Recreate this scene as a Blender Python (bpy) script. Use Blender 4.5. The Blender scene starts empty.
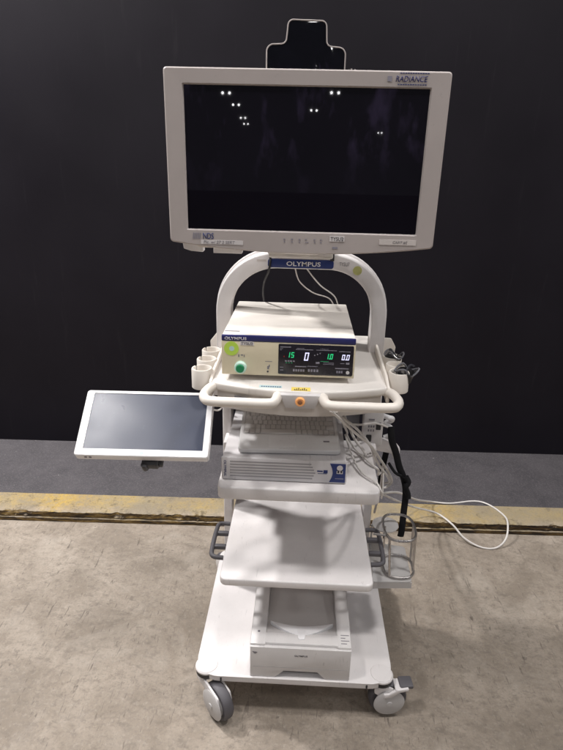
import bpy, bmesh, math, random
from mathutils import Vector, Matrix
random.seed(4)
PI = math.pi
R = math.radians
sc = bpy.context.scene
COL = sc.collection

# ------------------------------------------------------------------ materials
def newmat(name):
    m = bpy.data.materials.new(name); m.use_nodes = True
    nt = m.node_tree
    return m, nt, nt.nodes['Principled BSDF']

def N(nt, kind, **kw):
    n = nt.nodes.new(kind)
    for k, v in kw.items():
        if k in n.inputs: n.inputs[k].default_value = v
        else: setattr(n, k, v)
    return n

def ramp(nt, fac, stops):
    r = nt.nodes.new('ShaderNodeValToRGB')
    els = r.color_ramp.elements
    while len(els) < len(stops): els.new(0.5)
    for e, (p, c) in zip(els, stops):
        e.position = p; e.color = (c[0], c[1], c[2], 1) if not isinstance(c, (int, float)) else (c, c, c, 1)
    nt.links.new(fac, r.inputs['Fac'])
    return r.outputs['Color']

def mix(nt, fac, a, b, mode='MIX'):
    m = nt.nodes.new('ShaderNodeMix'); m.data_type = 'RGBA'; m.blend_type = mode
    for sock, v in ((m.inputs['Factor'], fac), (m.inputs['A'], a), (m.inputs['B'], b)):
        if hasattr(v, 'is_linked'): nt.links.new(v, sock)
        elif isinstance(v, (int, float)): sock.default_value = v
        else: sock.default_value = (v[0], v[1], v[2], 1)
    return m.outputs['Result']

def noise(nt, scale, detail=4, rough=.55, stretch=None, rot=0, dist=0):
    tc = nt.nodes.new('ShaderNodeTexCoord')
    v = tc.outputs['Object']
    if stretch or rot:
        mp = nt.nodes.new('ShaderNodeMapping')
        mp.inputs['Rotation'].default_value = (0, 0, rot)
        mp.inputs['Scale'].default_value = stretch or (1, 1, 1)
        nt.links.new(v, mp.inputs['Vector']); v = mp.outputs['Vector']
    n = N(nt, 'ShaderNodeTexNoise', Scale=scale, Detail=detail, Roughness=rough, Distortion=dist)
    nt.links.new(v, n.inputs['Vector'])
    return n.outputs['Fac']

def bump(nt, b, height, strength, dist=.002):
    bn = N(nt, 'ShaderNodeBump', Strength=strength, Distance=dist)
    nt.links.new(height, bn.inputs['Height']); nt.links.new(bn.outputs['Normal'], b.inputs['Normal'])

def plain(name, col, rough=.5, metal=0, vary=.10, wear=0, spec=.5, grain=.15, nscale=9, emit=None, es=0, coat=0):
    """painted / moulded surface with slight grime and grain"""
    m, nt, b = newmat(name)
    f = noise(nt, nscale, 5, .6)
    dark = tuple(c * (1 - vary) for c in col); lite = tuple(min(1, c * (1 + vary * .5)) for c in col)
    c = ramp(nt, f, [(.3, dark), (.7, lite)])
    if vary:
        sp = noise(nt, 70, 3, .6)
        c = mix(nt, ramp(nt, sp, [(.66, 0), (.78, .35)]), c, tuple(x * .62 for x in col))
    if wear:
        for rot, sc_ in ((.4, 18), (1.7, 26), (2.5, 14)):
            f1 = ramp(nt, noise(nt, sc_, 3, .55, (9, 1, 1), rot, .8), [(.655, 0), (.69, wear)])
            g1 = ramp(nt, noise(nt, 5 + rot * 2, 3, .6), [(.50, 0), (.60, 1)])
            c = mix(nt, mix(nt, 1, f1, g1, 'MULTIPLY'), c, tuple(x * .45 for x in col))
        c = mix(nt, ramp(nt, noise(nt, 3.2, 6, .65), [(.50, 0), (.72, wear * .6)]), c, tuple(x * y for x, y in zip(col, (.74, .70, .63))))
    nt.links.new(c, b.inputs['Base Color'])
    rr = ramp(nt, noise(nt, 22, 4), [(.3, max(.03, rough - .08)), (.7, min(1, rough + .08))])
    nt.links.new(rr, b.inputs['Roughness'])
    b.inputs['Metallic'].default_value = metal
    b.inputs['Specular IOR Level'].default_value = spec
    b.inputs['Coat Weight'].default_value = coat
    if grain: bump(nt, b, noise(nt, 900, 2), grain, .0004)
    if emit:
        b.inputs['Emission Color'].default_value = (*emit, 1); b.inputs['Emission Strength'].default_value = es
    return m

M = {}
M['cart'] = plain('cart_paint', (.74, .71, .705), .42, vary=.07, wear=.3)
M['cream'] = plain('cream_plastic', (.74, .69, .63), .42, vary=.06)
M['tray'] = plain('tray_plastic', (.70, .665, .63), .45, vary=.08, wear=.28)
M['bezel'] = plain('bezel_plastic', (.44, .395, .38), .5, vary=.05)
M['housing'] = plain('device_housing', (.80, .755, .70), .4, vary=.05)
M['face'] = plain('device_face', (.68, .605, .44), .5, vary=.05)
M['navy'] = plain('navy_print', (.018, .02, .12), .45, vary=.05, grain=0)
M['blue'] = plain('blue_print', (.012, .03, .15), .45, vary=.05, grain=0)
M['case'] = plain('computer_case', (.66, .64, .65), .42, vary=.06, wear=.35)
M['slot'] = plain('slot_shadow', (.33, .32, .33), .6, vary=.05)
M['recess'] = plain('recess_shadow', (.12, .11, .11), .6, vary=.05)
M['keys'] = plain('key_plastic', (.70, .68, .67), .55, vary=.05)
M['kbd'] = plain('keyboard_shell', (.74, .73, .73), .42, vary=.05)
M['printer'] = plain('printer_plastic', (.66, .64, .635), .48, vary=.07, wear=.38)
M['printgrey'] = plain('printer_grey', (.56, .54, .535), .55, vary=.07)
M['white'] = plain('white_plastic', (.82, .81, .82), .35, vary=.04, wear=.2)
M['cable'] = plain('cable_sheath', (.66, .63, .60), .45, vary=.08, grain=0)
M['rubber'] = plain('grey_rubber', (.10, .095, .105), .6, vary=.15)
M['black'] = plain('black_plastic', (.018, .017, .02), .45, vary=.15)
M['strap'] = plain('black_webbing', (.012, .012, .014), .85, vary=.3, spec=.2)
M['wheel'] = plain('wheel_hub', (.52, .505, .50), .42, vary=.08)
M['steel'] = plain('steel_wire', (.55, .52, .50), .3, metal=.9, vary=.1, grain=0)
M['ink'] = plain('dark_ink', (.035, .03, .04), .6, vary=0, grain=0)
M['ink2'] = plain('grey_ink', (.20, .19, .21), .6, vary=0, grain=0)
M['paper'] = plain('label_paper', (.66, .63, .63), .6, vary=.05, grain=0)
M['tape'] = plain('clear_label_tape', (.63, .585, .56), .4, vary=.06, grain=0)
M['yellow'] = plain('yellow_label', (.80, .62, .14), .5, vary=.05, grain=0)
M['lime'] = plain('lime_sticker', (.50, .72, .09), .5, vary=.06, grain=0)
M['pale'] = plain('pale_sticker', (.50, .66, .66), .5, vary=.06, grain=0)
M['olive'] = plain('olive_sticker', (.52, .52, .20), .5, vary=.08, grain=0)
M['orange'] = plain('orange_ring', (.85, .40, .14), .4, vary=.08, emit=(1, .42, .15), es=.15)
M['bronze'] = plain('bronze_button', (.30, .13, .06), .4, vary=.08)
M['mint'] = plain('mint_ring', (.58, .80, .70), .35, vary=.05)
M['green'] = plain('green_button', (.0, .22, .08), .35, vary=.05)
M['g_led'] = plain('green_led', (.0, .3, .1), .4, vary=0, grain=0, emit=(.05, 1, .38), es=.5)
M['w_led'] = plain('white_led', (.5, .5, .7), .4, vary=0, grain=0, emit=(.80, .80, 1), es=.7)
M['dim'] = plain('dim_legend', (.26, .25, .30), .5, vary=0, grain=0)
M['g_dim'] = plain('green_legend', (.02, .16, .07), .5, vary=0, grain=0, emit=(.05, 1, .4), es=.12)
M['r_dim'] = plain('red_legend', (.35, .03, .03), .5, vary=0, grain=0)
M['panelblk'] = plain('display_black', (.012, .010, .016), .28, vary=.1, grain=0)
M['shadegrey'] = plain('shaded_grey_panel', (.20, .20, .22), .5, vary=.08)  # dark tone stands in for the shade on the rear box

def glassy(name, col, rough, spec=.5):
    m, nt, b = newmat(name)
    c = ramp(nt, noise(nt, 3, 3), [(.3, tuple(x * .8 for x in col)), (.7, tuple(x * 1.2 for x in col))])
    nt.links.new(c, b.inputs['Base Color'])
    nt.links.new(ramp(nt, noise(nt, 40, 4), [(.35, rough * .8), (.75, rough * 1.3)]), b.inputs['Roughness'])
    b.inputs['Specular IOR Level'].default_value = spec
    return m
M['screen'] = glassy('screen_glass', (.006, .005, .009), .018, .32)
M['plate'] = glassy('glossy_black_plate', (.004, .004, .007), .06, .3)
# tablet screen: dusty dark lcd with a broad soft sheen
m, nt, b = newmat('touch_screen_glass')
dust = noise(nt, 60, 5, .7)
c = mix(nt, ramp(nt, dust, [(.62, 0), (.80, .25)]), (.016, .023, .052), (.12, .135, .17))
nt.links.new(c, b.inputs['Base Color'])
nt.links.new(ramp(nt, noise(nt, 8, 4), [(.3, .26), (.7, .36)]), b.inputs['Roughness'])
b.inputs['Specular IOR Level'].default_value = .55
M['touch'] = m
# translucent plastic
def clear(name, col, rough, alpha):
    m, nt, b = newmat(name)
    c = ramp(nt, noise(nt, 12, 4), [(.3, tuple(x * .85 for x in col)), (.7, col)])
    nt.links.new(c, b.inputs['Base Color'])
    b.inputs['Roughness'].default_value = rough
    b.inputs['Alpha'].default_value = alpha
    return m
M['clear'] = clear('frosted_plastic', (.60, .585, .58), .25, .72)
M['smoke'] = clear('smoked_clear_plastic', (.05, .05, .06), .12, .7)
M['rim'] = clear('clear_plastic_rim', (.20, .20, .22), .15, .75)

# wall : satin black paint
m, nt, b = newmat('black_wall_paint')
c = ramp(nt, noise(nt, 1.3, 6, .6), [(.3, (.0080, .0068, .0100)), (.7, (.0118, .0102, .0145))])
c = mix(nt, ramp(nt, noise(nt, 55, 3, .7), [(.72, 0), (.80, .5)]), c, (.032, .029, .034))
c = mix(nt, ramp(nt, noise(nt, 5, 4, .6, (7, 1, .5), .4), [(.62, 0), (.72, .35)]), c, (.020, .018, .022))
nt.links.new(c, b.inputs['Base Color'])
nt.links.new(ramp(nt, noise(nt, 2.5, 5), [(.3, .50), (.7, .62)]), b.inputs['Roughness'])
b.inputs['Specular IOR Level'].default_value = .16
bump(nt, b, noise(nt, 160, 3), .12, .002)
M['wall'] = m
# raised grey floor
m, nt, b = newmat('grey_painted_ledge')
c = ramp(nt, noise(nt, 6, 7, .70), [(.30, (.046, .042, .047)), (.72, (.080, .073, .079))])
c = mix(nt, ramp(nt, noise(nt, 140, 3, .7), [(.50, 0), (.70, .6)]), c, (.15, .139, .145))
c = mix(nt, ramp(nt, noise(nt, 38, 2, .5), [(.76, 0), (.79, 1)]), c, (.33, .31, .31))
nt.links.new(c, b.inputs['Base Color']); b.inputs['Roughness'].default_value = .72
bump(nt, b, noise(nt, 130, 4), .3, .003)
M['ledge'] = m
# concrete floor with scuffs
m, nt, b = newmat('scuffed_concrete')
c = ramp(nt, noise(nt, 1.3, 7, .62), [(.28, (.245, .203, .160)), (.5, (.326, .276, .225)), (.74, (.405, .350, .292))])
c = mix(nt, ramp(nt, noise(nt, 4.2, 7, .70, dist=.6), [(.38, .7), (.58, 0)]), c, (.190, .155, .120))
c = mix(nt, ramp(nt, noise(nt, 26, 6, .75, (1, 1.4, 1), .5), [(.35, .8), (.51, 0)]), c, (.175, .146, .118))
c = mix(nt, ramp(nt, noise(nt, 110, 5, .75), [(.36, .55), (.50, 0)]), c, (.19, .163, .137))
c = mix(nt, ramp(nt, noise(nt, 62, 5, .7), [(.54, 0), (.70, .35)]), c, (.44, .395, .34))
c = mix(nt, ramp(nt, noise(nt, 4, 5, .6, dist=.6), [(.54, 0), (.72, .5)]), c, (.42, .372, .318))
for rot, sx, sc_, thr, k in ((.5, 7, 6, .65, .75), (1.9, 8, 9, .655, .75), (2.6, 6, 13, .66, .75), (1.15, 9, 10, .65, .75), (.1, 7, 16, .67, .7), (2.2, 9, 20, .66, .7), (1.5, 8, 24, .665, .65)):
    s_ = noise(nt, sc_, 3, .55, (sx, 1, 1), rot, .9)
    f = ramp(nt, s_, [(thr, 0), (thr + .03, k)])
    g = ramp(nt, noise(nt, 4 + sc_ * .45 + rot, 4, .6), [(.50, 0), (.60, 1)])
    c = mix(nt, mix(nt, 1, f, g, 'MULTIPLY'), c, (.105, .085, .070))
c = mix(nt, ramp(nt, noise(nt, 24, 3, .6), [(.68, 0), (.74, .7)]), c, (.115, .094, .078))
nt.links.new(c, b.inputs['Base Color'])
nt.links.new(ramp(nt, noise(nt, 9, 5), [(.3, .55), (.7, .8)]), b.inputs['Roughness'])
bump(nt, b, noise(nt, 60, 7, .7), .45, .004)
M['floor'] = m
# kerb : worn yellow top, dark broken front
m, nt, b = newmat('worn_yellow_kerb')
tc = nt.nodes.new('ShaderNodeTexCoord'); sep = nt.nodes.new('ShaderNodeSeparateXYZ')
nt.links.new(tc.outputs['Object'], sep.inputs[0])
geo = nt.nodes.new('ShaderNodeNewGeometry'); sepn = nt.nodes.new('ShaderNodeSeparateXYZ')
nt.links.new(geo.outputs['True Normal'], sepn.inputs[0])
big = noise(nt, 2.2, 6, .55, (1, .5, 1))
yel = ramp(nt, big, [(.30, (.27, .225, .155)), (.46, (.37, .285, .135)), (.62, (.47, .315, .075))])
yel = mix(nt, ramp(nt, noise(nt, 34, 6, .75), [(.38, .7), (.54, 0)]), yel, (.27, .235, .18))
edge = N(nt, 'ShaderNodeMapRange'); edge.inputs['From Min'].default_value = .062; edge.inputs['From Max'].default_value = .0
nt.links.new(sep.outputs['Y'], edge.inputs['Value'])      # object Y: 0 at the front edge
ew = N(nt, 'ShaderNodeMath', operation='MULTIPLY'); nt.links.new(edge.outputs['Result'], ew.inputs[0])
nt.links.new(ramp(nt, noise(nt, 7, 6, .7, (1, 2, 1)), [(.40, 0), (.58, 1.0)]), ew.inputs[1])
top = mix(nt, ew.outputs[0], yel, (.42, .345, .285))
top = mix(nt, ramp(nt, noise(nt, 17, 7, .75), [(.54, 0), (.62, .85)]), top, (.09, .07, .045))
top = mix(nt, ramp(nt, noise(nt, 3.5, 6, .7), [(.44, 0), (.60, .75)]), top, (.235, .20, .15))
top = mix(nt, ramp(nt, noise(nt, 120, 4, .7), [(.40, .4), (.56, 0)]), top, (.20, .16, .10))
fd2 = N(nt, 'ShaderNodeMapRange'); fd2.inputs['From Min'].default_value = -1.2; fd2.inputs['From Max'].default_value = 1.6; fd2.inputs['To Max'].default_value = .5
nt.links.new(sep.outputs['X'], fd2.inputs['Value'])
top = mix(nt, fd2.outputs['Result'], top, (.30, .25, .17))
fr = ramp(nt, noise(nt, 13, 8, .75, (.7, 1, 6)), [(.40, (.012, .009, .006)), (.49, (.07, .042, .018)), (.56, (.20, .125, .03)), (.68, (.36, .27, .15))])
fade = N(nt, 'ShaderNodeMapRange'); fade.inputs['From Min'].default_value = -.6; fade.inputs['From Max'].default_value = 1.2; fade.inputs['To Max'].default_value = .8
nt.links.new(sep.outputs['X'], fade.inputs['Value'])
fr = mix(nt, fade.outputs['Result'], fr, mix(nt, 1, fr, (.38, .32, .28), 'MULTIPLY'))
c = mix(nt, ramp(nt, sepn.outputs['Z'], [(.45, 0), (.75, 1)]), fr, top)
nt.links.new(c, b.inputs['Base Color']); b.inputs['Roughness'].default_value = .8
bump(nt, b, noise(nt, 50, 6, .7), .6, .006)
M['kerb'] = m

# ------------------------------------------------------------------ mesh helpers
class MB:
    def __init__(self): self.bm = bmesh.new()
    def add(self, bm2, mat=None):
        if mat is not None: bmesh.ops.transform(bm2, matrix=mat, verts=bm2.verts)
        t = bpy.data.meshes.new('t'); bm2.to_mesh(t); bm2.free()
        self.bm.from_mesh(t); bpy.data.meshes.remove(t)
        return self
    def box(self, x0, x1, y0, y1, z0, z1, bev=0, seg=2, mat=None):
        b2 = bmesh.new()
        bmesh.ops.create_cube(b2, size=1)
        for v in b2.verts:
            v.co = Vector((x0 + (v.co.x + .5) * (x1 - x0), y0 + (v.co.y + .5) * (y1 - y0), z0 + (v.co.z + .5) * (z1 - z0)))
        if bev: bmesh.ops.bevel(b2, geom=list(b2.edges), offset=bev, segments=seg, affect='EDGES', profile=.5)
        return self.add(b2, mat)
    def prism(self, pts, a0, a1, axis='z', bev=0, seg=2, mat=None):
        """outline pts in the plane normal to axis, extruded a0..a1"""
        def P(u, v, a):
            return {'z': (u, v, a), 'y': (u, a, v), 'x': (a, u, v)}[axis]
        b2 = bmesh.new()
        lo = [b2.verts.new(P(u, v, a0)) for u, v in pts]; hi = [b2.verts.new(P(u, v, a1)) for u, v in pts]
        n = len(pts)
        b2.faces.new(lo); b2.faces.new(hi)
        for i in range(n): b2.faces.new((lo[i], lo[(i + 1) % n], hi[(i + 1) % n], hi[i]))
        bmesh.ops.recalc_face_normals(b2, faces=b2.faces)
        if bev:
            k = {'z': 2, 'y': 1, 'x': 0}[axis]
            es = [e for e in b2.edges if abs(e.verts[0].co[k] - e.verts[1].co[k]) < 1e-6]
            bmesh.ops.bevel(b2, geom=es, offset=bev, segments=seg, affect='EDGES', profile=.5)
        return self.add(b2, mat)
    def ring(self, outer, inner, y0, y1):
        """frame between two loops of equal count (u,v) extruded along y from y0 (front) to y1"""
        b2 = bmesh.new(); n = len(outer)
        L = [[b2.verts.new((u, y, v)) for u, v in lp] for lp, y in ((outer, y0), (inner, y0), (inner, y1), (outer, y1))]
        for a, b_ in ((0, 1), (1, 2), (2, 3), (3, 0)):
            for i in range(n):
                j = (i + 1) % n
                b2.faces.new((L[a][i], L[a][j], L[b_][j], L[b_][i]))
        bmesh.ops.recalc_face_normals(b2, faces=b2.faces)
        return self.add(b2)
    def tube(self, pts, r, seg=10, closed=False, smooth=0, cap=True, flat=None):
        pts = [Vector(p) for p in pts]
        if smooth: pts = spline(pts, smooth, closed)
        b2 = bmesh.new(); n = len(pts); rings = []
        up = None
        for i, p in enumerate(pts):
            if closed: t = pts[(i + 1) % n] - pts[i - 1]
            else: t = pts[min(i + 1, n - 1)] - pts[max(i - 1, 0)]
            t.normalize()
            if up is None: up = Vector((0, 0, 1)) if abs(t.z) < .9 else Vector((1, 0, 0))
            s = t.cross(up); s.normalize(); up = s.cross(t); up.normalize()
            ra, rb = flat if flat else (r, r)
            rings.append([b2.verts.new(p + s * (ra * math.cos(2 * PI * k / seg)) + up * (rb * math.sin(2 * PI * k / seg))) for k in range(seg)])
        for i in range(n if closed else n - 1):
            a, c = rings[i], rings[(i + 1) % n]
            for k in range(seg): b2.faces.new((a[k], a[(k + 1) % seg], c[(k + 1) % seg], c[k]))
        if not closed and cap:
            b2.faces.new(rings[0]); b2.faces.new(rings[-1])
        bmesh.ops.recalc_face_normals(b2, faces=b2.faces)
        return self.add(b2)
    def lathe(self, prof, seg=32, mat=None, a0=0, a1=2 * PI):
        """profile (r,z) closed loop spun about z"""
        b2 = bmesh.new(); full = abs(a1 - a0 - 2 * PI) < 1e-6; n = seg if full else seg + 1
        rings = []
        for i in range(n):
            a = a0 + (a1 - a0) * i / seg
            rings.append([b2.verts.new((r * math.cos(a), r * math.sin(a), z)) for r, z in prof])
        m = len(prof)
        for i in range(seg):
            A, B = rings[i], rings[(i + 1) % n]
            for k in range(m):
                l = (k + 1) % m
                b2.faces.new((A[k], A[l], B[l], B[k]))
        if not full: b2.faces.new(rings[0]); b2.faces.new(rings[-1])
        bmesh.ops.remove_doubles(b2, verts=b2.verts, dist=1e-6)
        bmesh.ops.recalc_face_normals(b2, faces=b2.faces)
        return self.add(b2, mat)
    def disc(self, c, r, h, axis='y', seg=32, bev=0):
        """cylinder starting at c, extending h along axis"""
        pts = [(r * math.cos(2 * PI * k / seg), r * math.sin(2 * PI * k / seg)) for k in range(seg)]
        if axis == 'y': pts = [(c[0] + u, c[2] + v) for u, v in pts]; a = c[1]
        elif axis == 'z': pts = [(c[0] + u, c[1] + v) for u, v in pts]; a = c[2]
        else: pts = [(c[1] + u, c[2] + v) for u, v in pts]; a = c[0]
        return self.prism(pts, a, a + h, axis, bev)

def spline(pts, sub, closed=False):
    out = []; n = len(pts)
    for i in range(n if closed else n - 1):
        if closed: p0, p1, p2, p3 = pts[i - 1], pts[i], pts[(i + 1) % n], pts[(i + 2) % n]
        else: p0, p1, p2, p3 = pts[max(i - 1, 0)], pts[i], pts[i + 1], pts[min(i + 2, n - 1)]
        for k in range(sub):
            t = k / sub
            out.append(.5 * ((2 * p1) + (p2 - p0) * t + (2 * p0 - 5 * p1 + 4 * p2 - p3) * t * t + (3 * p1 - p0 - 3 * p2 + p3) * t ** 3))
    if not closed: out.append(pts[-1].copy())
    return out

def rpoly(pts, r, seg=5):
    """round the corners of a polygon; r number or list"""
    out = []; n = len(pts)
    for i in range(n):
        p = Vector(pts[i]).to_2d() if len(pts[i]) == 2 else Vector(pts[i][:2])
        a = Vector(pts[i - 1][:2]); c = Vector(pts[(i + 1) % n][:2])
        rr = r[i] if isinstance(r, (list, tuple)) else r
        if rr <= 0: out.append(tuple(p)); continue
        d1 = (a - p).normalized(); d2 = (c - p).normalized()
        ang = d1.angle(d2); d = rr / math.tan(ang / 2)
        s = p + d1 * d; e = p + d2 * d
        for k in range(seg + 1):
            t = k / seg
            # quadratic blend close to an arc
            w = math.sqrt(.5) if abs(ang - PI / 2) < .3 else .8
            den = (1 - t) ** 2 + 2 * w * t * (1 - t) + t * t
            q = (s * (1 - t) ** 2 + p * (2 * w * t * (1 - t)) + e * t * t) / den
            out.append((q.x, q.y))
    return out

def rrect(x0, x1, z0, z1, r, seg=5, ns=1, bulge=0):
    """rounded rectangle with ns points per side, equal counts for any size"""
    out = []
    cs = [((x1 - r, z1 - r), 0), ((x0 + r, z1 - r), PI / 2), ((x0 + r, z0 + r), PI), ((x1 - r, z0 + r), 1.5 * PI)]
    for i, (c, a) in enumerate(cs):
        for k in range(seg + 1):
            t = a + PI / 2 * k / seg
            out.append((c[0] + r * math.cos(t), c[1] + r * math.sin(t)))
        p = out[-1]; c2, a2 = cs[(i + 1) % 4]
        q = (c2[0] + r * math.cos(a2), c2[1] + r * math.sin(a2))
        for k in range(1, ns): out.append((p[0] + (q[0] - p[0]) * k / ns, p[1] + (q[1] - p[1]) * k / ns))
    if bulge:
        xm = (x0 + x1) / 2; hw = (x1 - x0) / 2; o2 = []
        for x, z in out:
            if z < z0 + r: z -= bulge * max(0, 1 - ((x - xm) / hw) ** 2)
            o2.append((x, z))
        out = o2
    return out

ORIGIN = {}
def finish(o, name, mat, parent=None, smooth=True):
    me = o.data
    me.materials.append(mat)
    if smooth:
        me.shade_smooth(); me.set_sharp_from_angle(angle=R(38))
    if parent: o.parent = parent
    return o

def obj(name, mb, mat, parent=None, loc=None, rotz=0, local=False, smooth=True):
    """link one mesh. Vertices are given in world coordinates unless local"""
    me = bpy.data.meshes.new(name); mb.bm.to_mesh(me); mb.bm.free()
    if parent and not local:
        off = ORIGIN.get(parent.name, Vector())
        me.transform(Matrix.Translation(-off))
    o = bpy.data.objects.new(name, me); COL.objects.link(o)
    ORIGIN[o.name] = ORIGIN.get(parent.name, Vector()) if parent and not local else Vector()
    if loc is not None: o.location = loc
    o.rotation_euler = (0, 0, rotz)
    return finish(o, name, mat, parent, smooth)

def tag(o, label, cat, group=None):
    o['label'] = label; o['category'] = cat
    if group: o['group'] = group
    return o

def thing(name, label, cat, loc, rot=(0, 0, 0), group=None):
    o = bpy.data.objects.new(name, None); COL.objects.link(o)
    o.empty_display_size = .05
    o.location = loc; o.rotation_euler = rot
    ORIGIN[o.name] = Vector(loc)
    return tag(o, label, cat, group)

def struct(name, mb, mat, loc=None, rotz=0):
    o = obj(name, mb, mat, None, loc, rotz); o['kind'] = 'structure'; return o

def text_mb(body, width, height=None, depth=.0004, shear=0, bold=0):
    """lettering centred on the origin in the xz plane, facing -y"""
    cu = bpy.data.curves.new('t', 'FONT'); cu.body = body; cu.size = 1; cu.extrude = 0; cu.shear = shear; cu.offset = bold
    cu.resolution_u = 3
    to = bpy.data.objects.new('t', cu); COL.objects.link(to)
    dg = bpy.context.evaluated_depsgraph_get(); dg.update()
    me = bpy.data.meshes.new_from_object(to.evaluated_get(dg))
    bpy.data.objects.remove(to); bpy.data.curves.remove(cu)
    xs = [v.co.x for v in me.vertices]; ys = [v.co.y for v in me.vertices]
    w = max(xs) - min(xs); h = max(ys) - min(ys); cx = (max(xs) + min(xs)) / 2; cy = (max(ys) + min(ys)) / 2
    sx = width / w; sy = (height / h) if height else sx
    mb = MB(); b2 = bmesh.new(); b2.from_mesh(me); bpy.data.meshes.remove(me)
    for v in b2.verts: v.co = Vector(((v.co.x - cx) * sx, 0, (v.co.y - cy) * sy))
    r = bmesh.ops.extrude_face_region(b2, geom=list(b2.faces))
    for v in [g for g in r['geom'] if isinstance(g, bmesh.types.BMVert)]: v.co.y -= depth
    bmesh.ops.recalc_face_normals(b2, faces=b2.faces)
    return mb.add(b2)

def move(mb, v, rot=None):
    if rot: bmesh.ops.transform(mb.bm, matrix=rot, verts=mb.bm.verts)
    bmesh.ops.translate(mb.bm, vec=Vector(v), verts=mb.bm.verts)
    return mb

def letters(body, x, y, z, width, mat, parent, height=None, name='lettering', **kw):
    return obj(name, move(text_mb(body, width, height, **kw), (x, y, z)), mat, parent, smooth=False)

# ------------------------------------------------------------------ camera
H = 1.66
pitch, roll, yaw = R(20.5), R(1.4), R(1.95)
X = Vector((math.cos(yaw), math.sin(yaw), 0)); FH = Vector((-math.sin(yaw), math.cos(yaw), 0)); Z = Vector((0, 0, 1))
Fv = math.cos(pitch) * FH - math.sin(pitch) * Z; U0 = math.sin(pitch) * FH + math.cos(pitch) * Z
Rv = math.cos(roll) * X + math.sin(roll) * U0; Uv = math.cos(roll) * U0 - math.sin(roll) * X
cam = bpy.data.cameras.new('camera'); co = bpy.data.objects.new('camera', cam); COL.objects.link(co)
mw = Matrix((Rv, Uv, -Fv)).transposed().to_4x4(); mw.translation = (0, 0, H); co.matrix_world = mw
cam.sensor_fit = 'HORIZONTAL'; cam.sensor_width = 36; cam.lens = 36 * 564 / 563
cam.clip_start = .05; cam.clip_end = 300
sc.camera = co

# ------------------------------------------------------------------ setting
WY = R(1.55)                                   # the wall runs at a slight angle to the cart
def along(x, d): return (x, 2.35 + d + x * math.tan(WY))
g = MB(); g.box(-14, 14, -34, 2.44, -.05, 0)
struct('floor', g, M['floor'])
# kerb: irregular worn front edge, local frame with y=0 at the front edge
k = MB(); b2 = bmesh.new(); n = 1400; rows = []
from mathutils import noise as mn
def n1(x, f, o): return mn.noise(Vector((x * f, o, .3)))
for i in range(n + 1):
    x = -4 + 8 * i / n
    ch = max(0, n1(x, 6, 3) + .8 * n1(x, 22, 4) + .4 * n1(x, 60, 7) - .10) * .022
    def d(z): return .005 * mn.noise(Vector((x * 11, z * 30, 1))) + .004 * mn.noise(Vector((x * 42, z * 90, 2))) + .002 * mn.noise(Vector((x * 120, z * 200, 3)))
    prof = [(.004, -.02), (.002 + .3 * d(.0), .002), (.001 + .3 * d(.006), .012), (.002 + .4 * d(.01), .019), (.010 + d(.02), .0215)]
    prof += [(.006 + d(z) + (ch * (z - .02) / .036 if z > .03 else 0), z) for z in (.027, .034, .041, .047, .052)]
    prof += [(.014 + ch + .4 * d(.057), .0575 - ch * .2), (.030 + ch, .0595), (.05, .060), (.152, .060), (.152, -.02)]
    rows.append([b2.verts.new((x, y, z)) for y, z in prof])
for i in range(n):
    for q in range(14): b2.faces.new((rows[i][q], rows[i + 1][q], rows[i + 1][q + 1], rows[i][q + 1]))
bmesh.ops.recalc_face_normals(b2, faces=b2.faces)
k.add(b2)
struct('kerb', k, M['kerb'], (0, 2.313, 0), WY)
l = MB(); l.box(-14, 14, .116, .80, -.05, .055)
struct('raised_floor', l, M['ledge'], (0, 2.345, 0), WY)
w = MB(); w.box(-14, 14, .705, .80, .03, 6)
struct('wall', w, M['wall'], (0, 2.345, 0), WY)

# ------------------------------------------------------------------ equipment cart
cart = thing('equipment_cart', 'white wheeled medical equipment cart with shelves, front grips and rounded arch', 'cart', (.015, 1.62, 0))
bx0, bx1, by0, by1 = -.296, .328, 1.316, 1.93
b = MB()
b.prism(rpoly([(bx0, by0), (bx1, by0), (bx1, by1), (bx0, by1)], .075, 8), .151, .155, bev=.001)
b.prism(rpoly([(bx0 + .002, by0 + .002), (bx1 - .002, by0 + .002), (bx1 - .002, by1 - .002), (bx0 + .002, by1 - .002)], .075, 8), .131, .1512, bev=.002)
base = obj('base', b, M['cart'], cart)
for (x, y) in ((bx0 + .034, by0 + .042), (bx1 - .034, by0 + .042), (bx0 + .034, by1 - .034), (bx1 - .034, by1 - .034)):
    c = MB(); c.lathe([(0, .1465), (.0355, .1465), (.037, .148), (.037, .153), (.033, .1575), (.02, .1585), (0, .159)], 32, Matrix.Translation((x, y, 0)))
    obj('corner_bumper', c, M['cart'], base)
for x in (bx0 + .084, bx1 - .084):
    c = MB(); c.box(x - .0025, x + .0025, by0 - .001, by0 + .003, .136, .147)
    obj('slot', c, M['black'], base)

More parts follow.
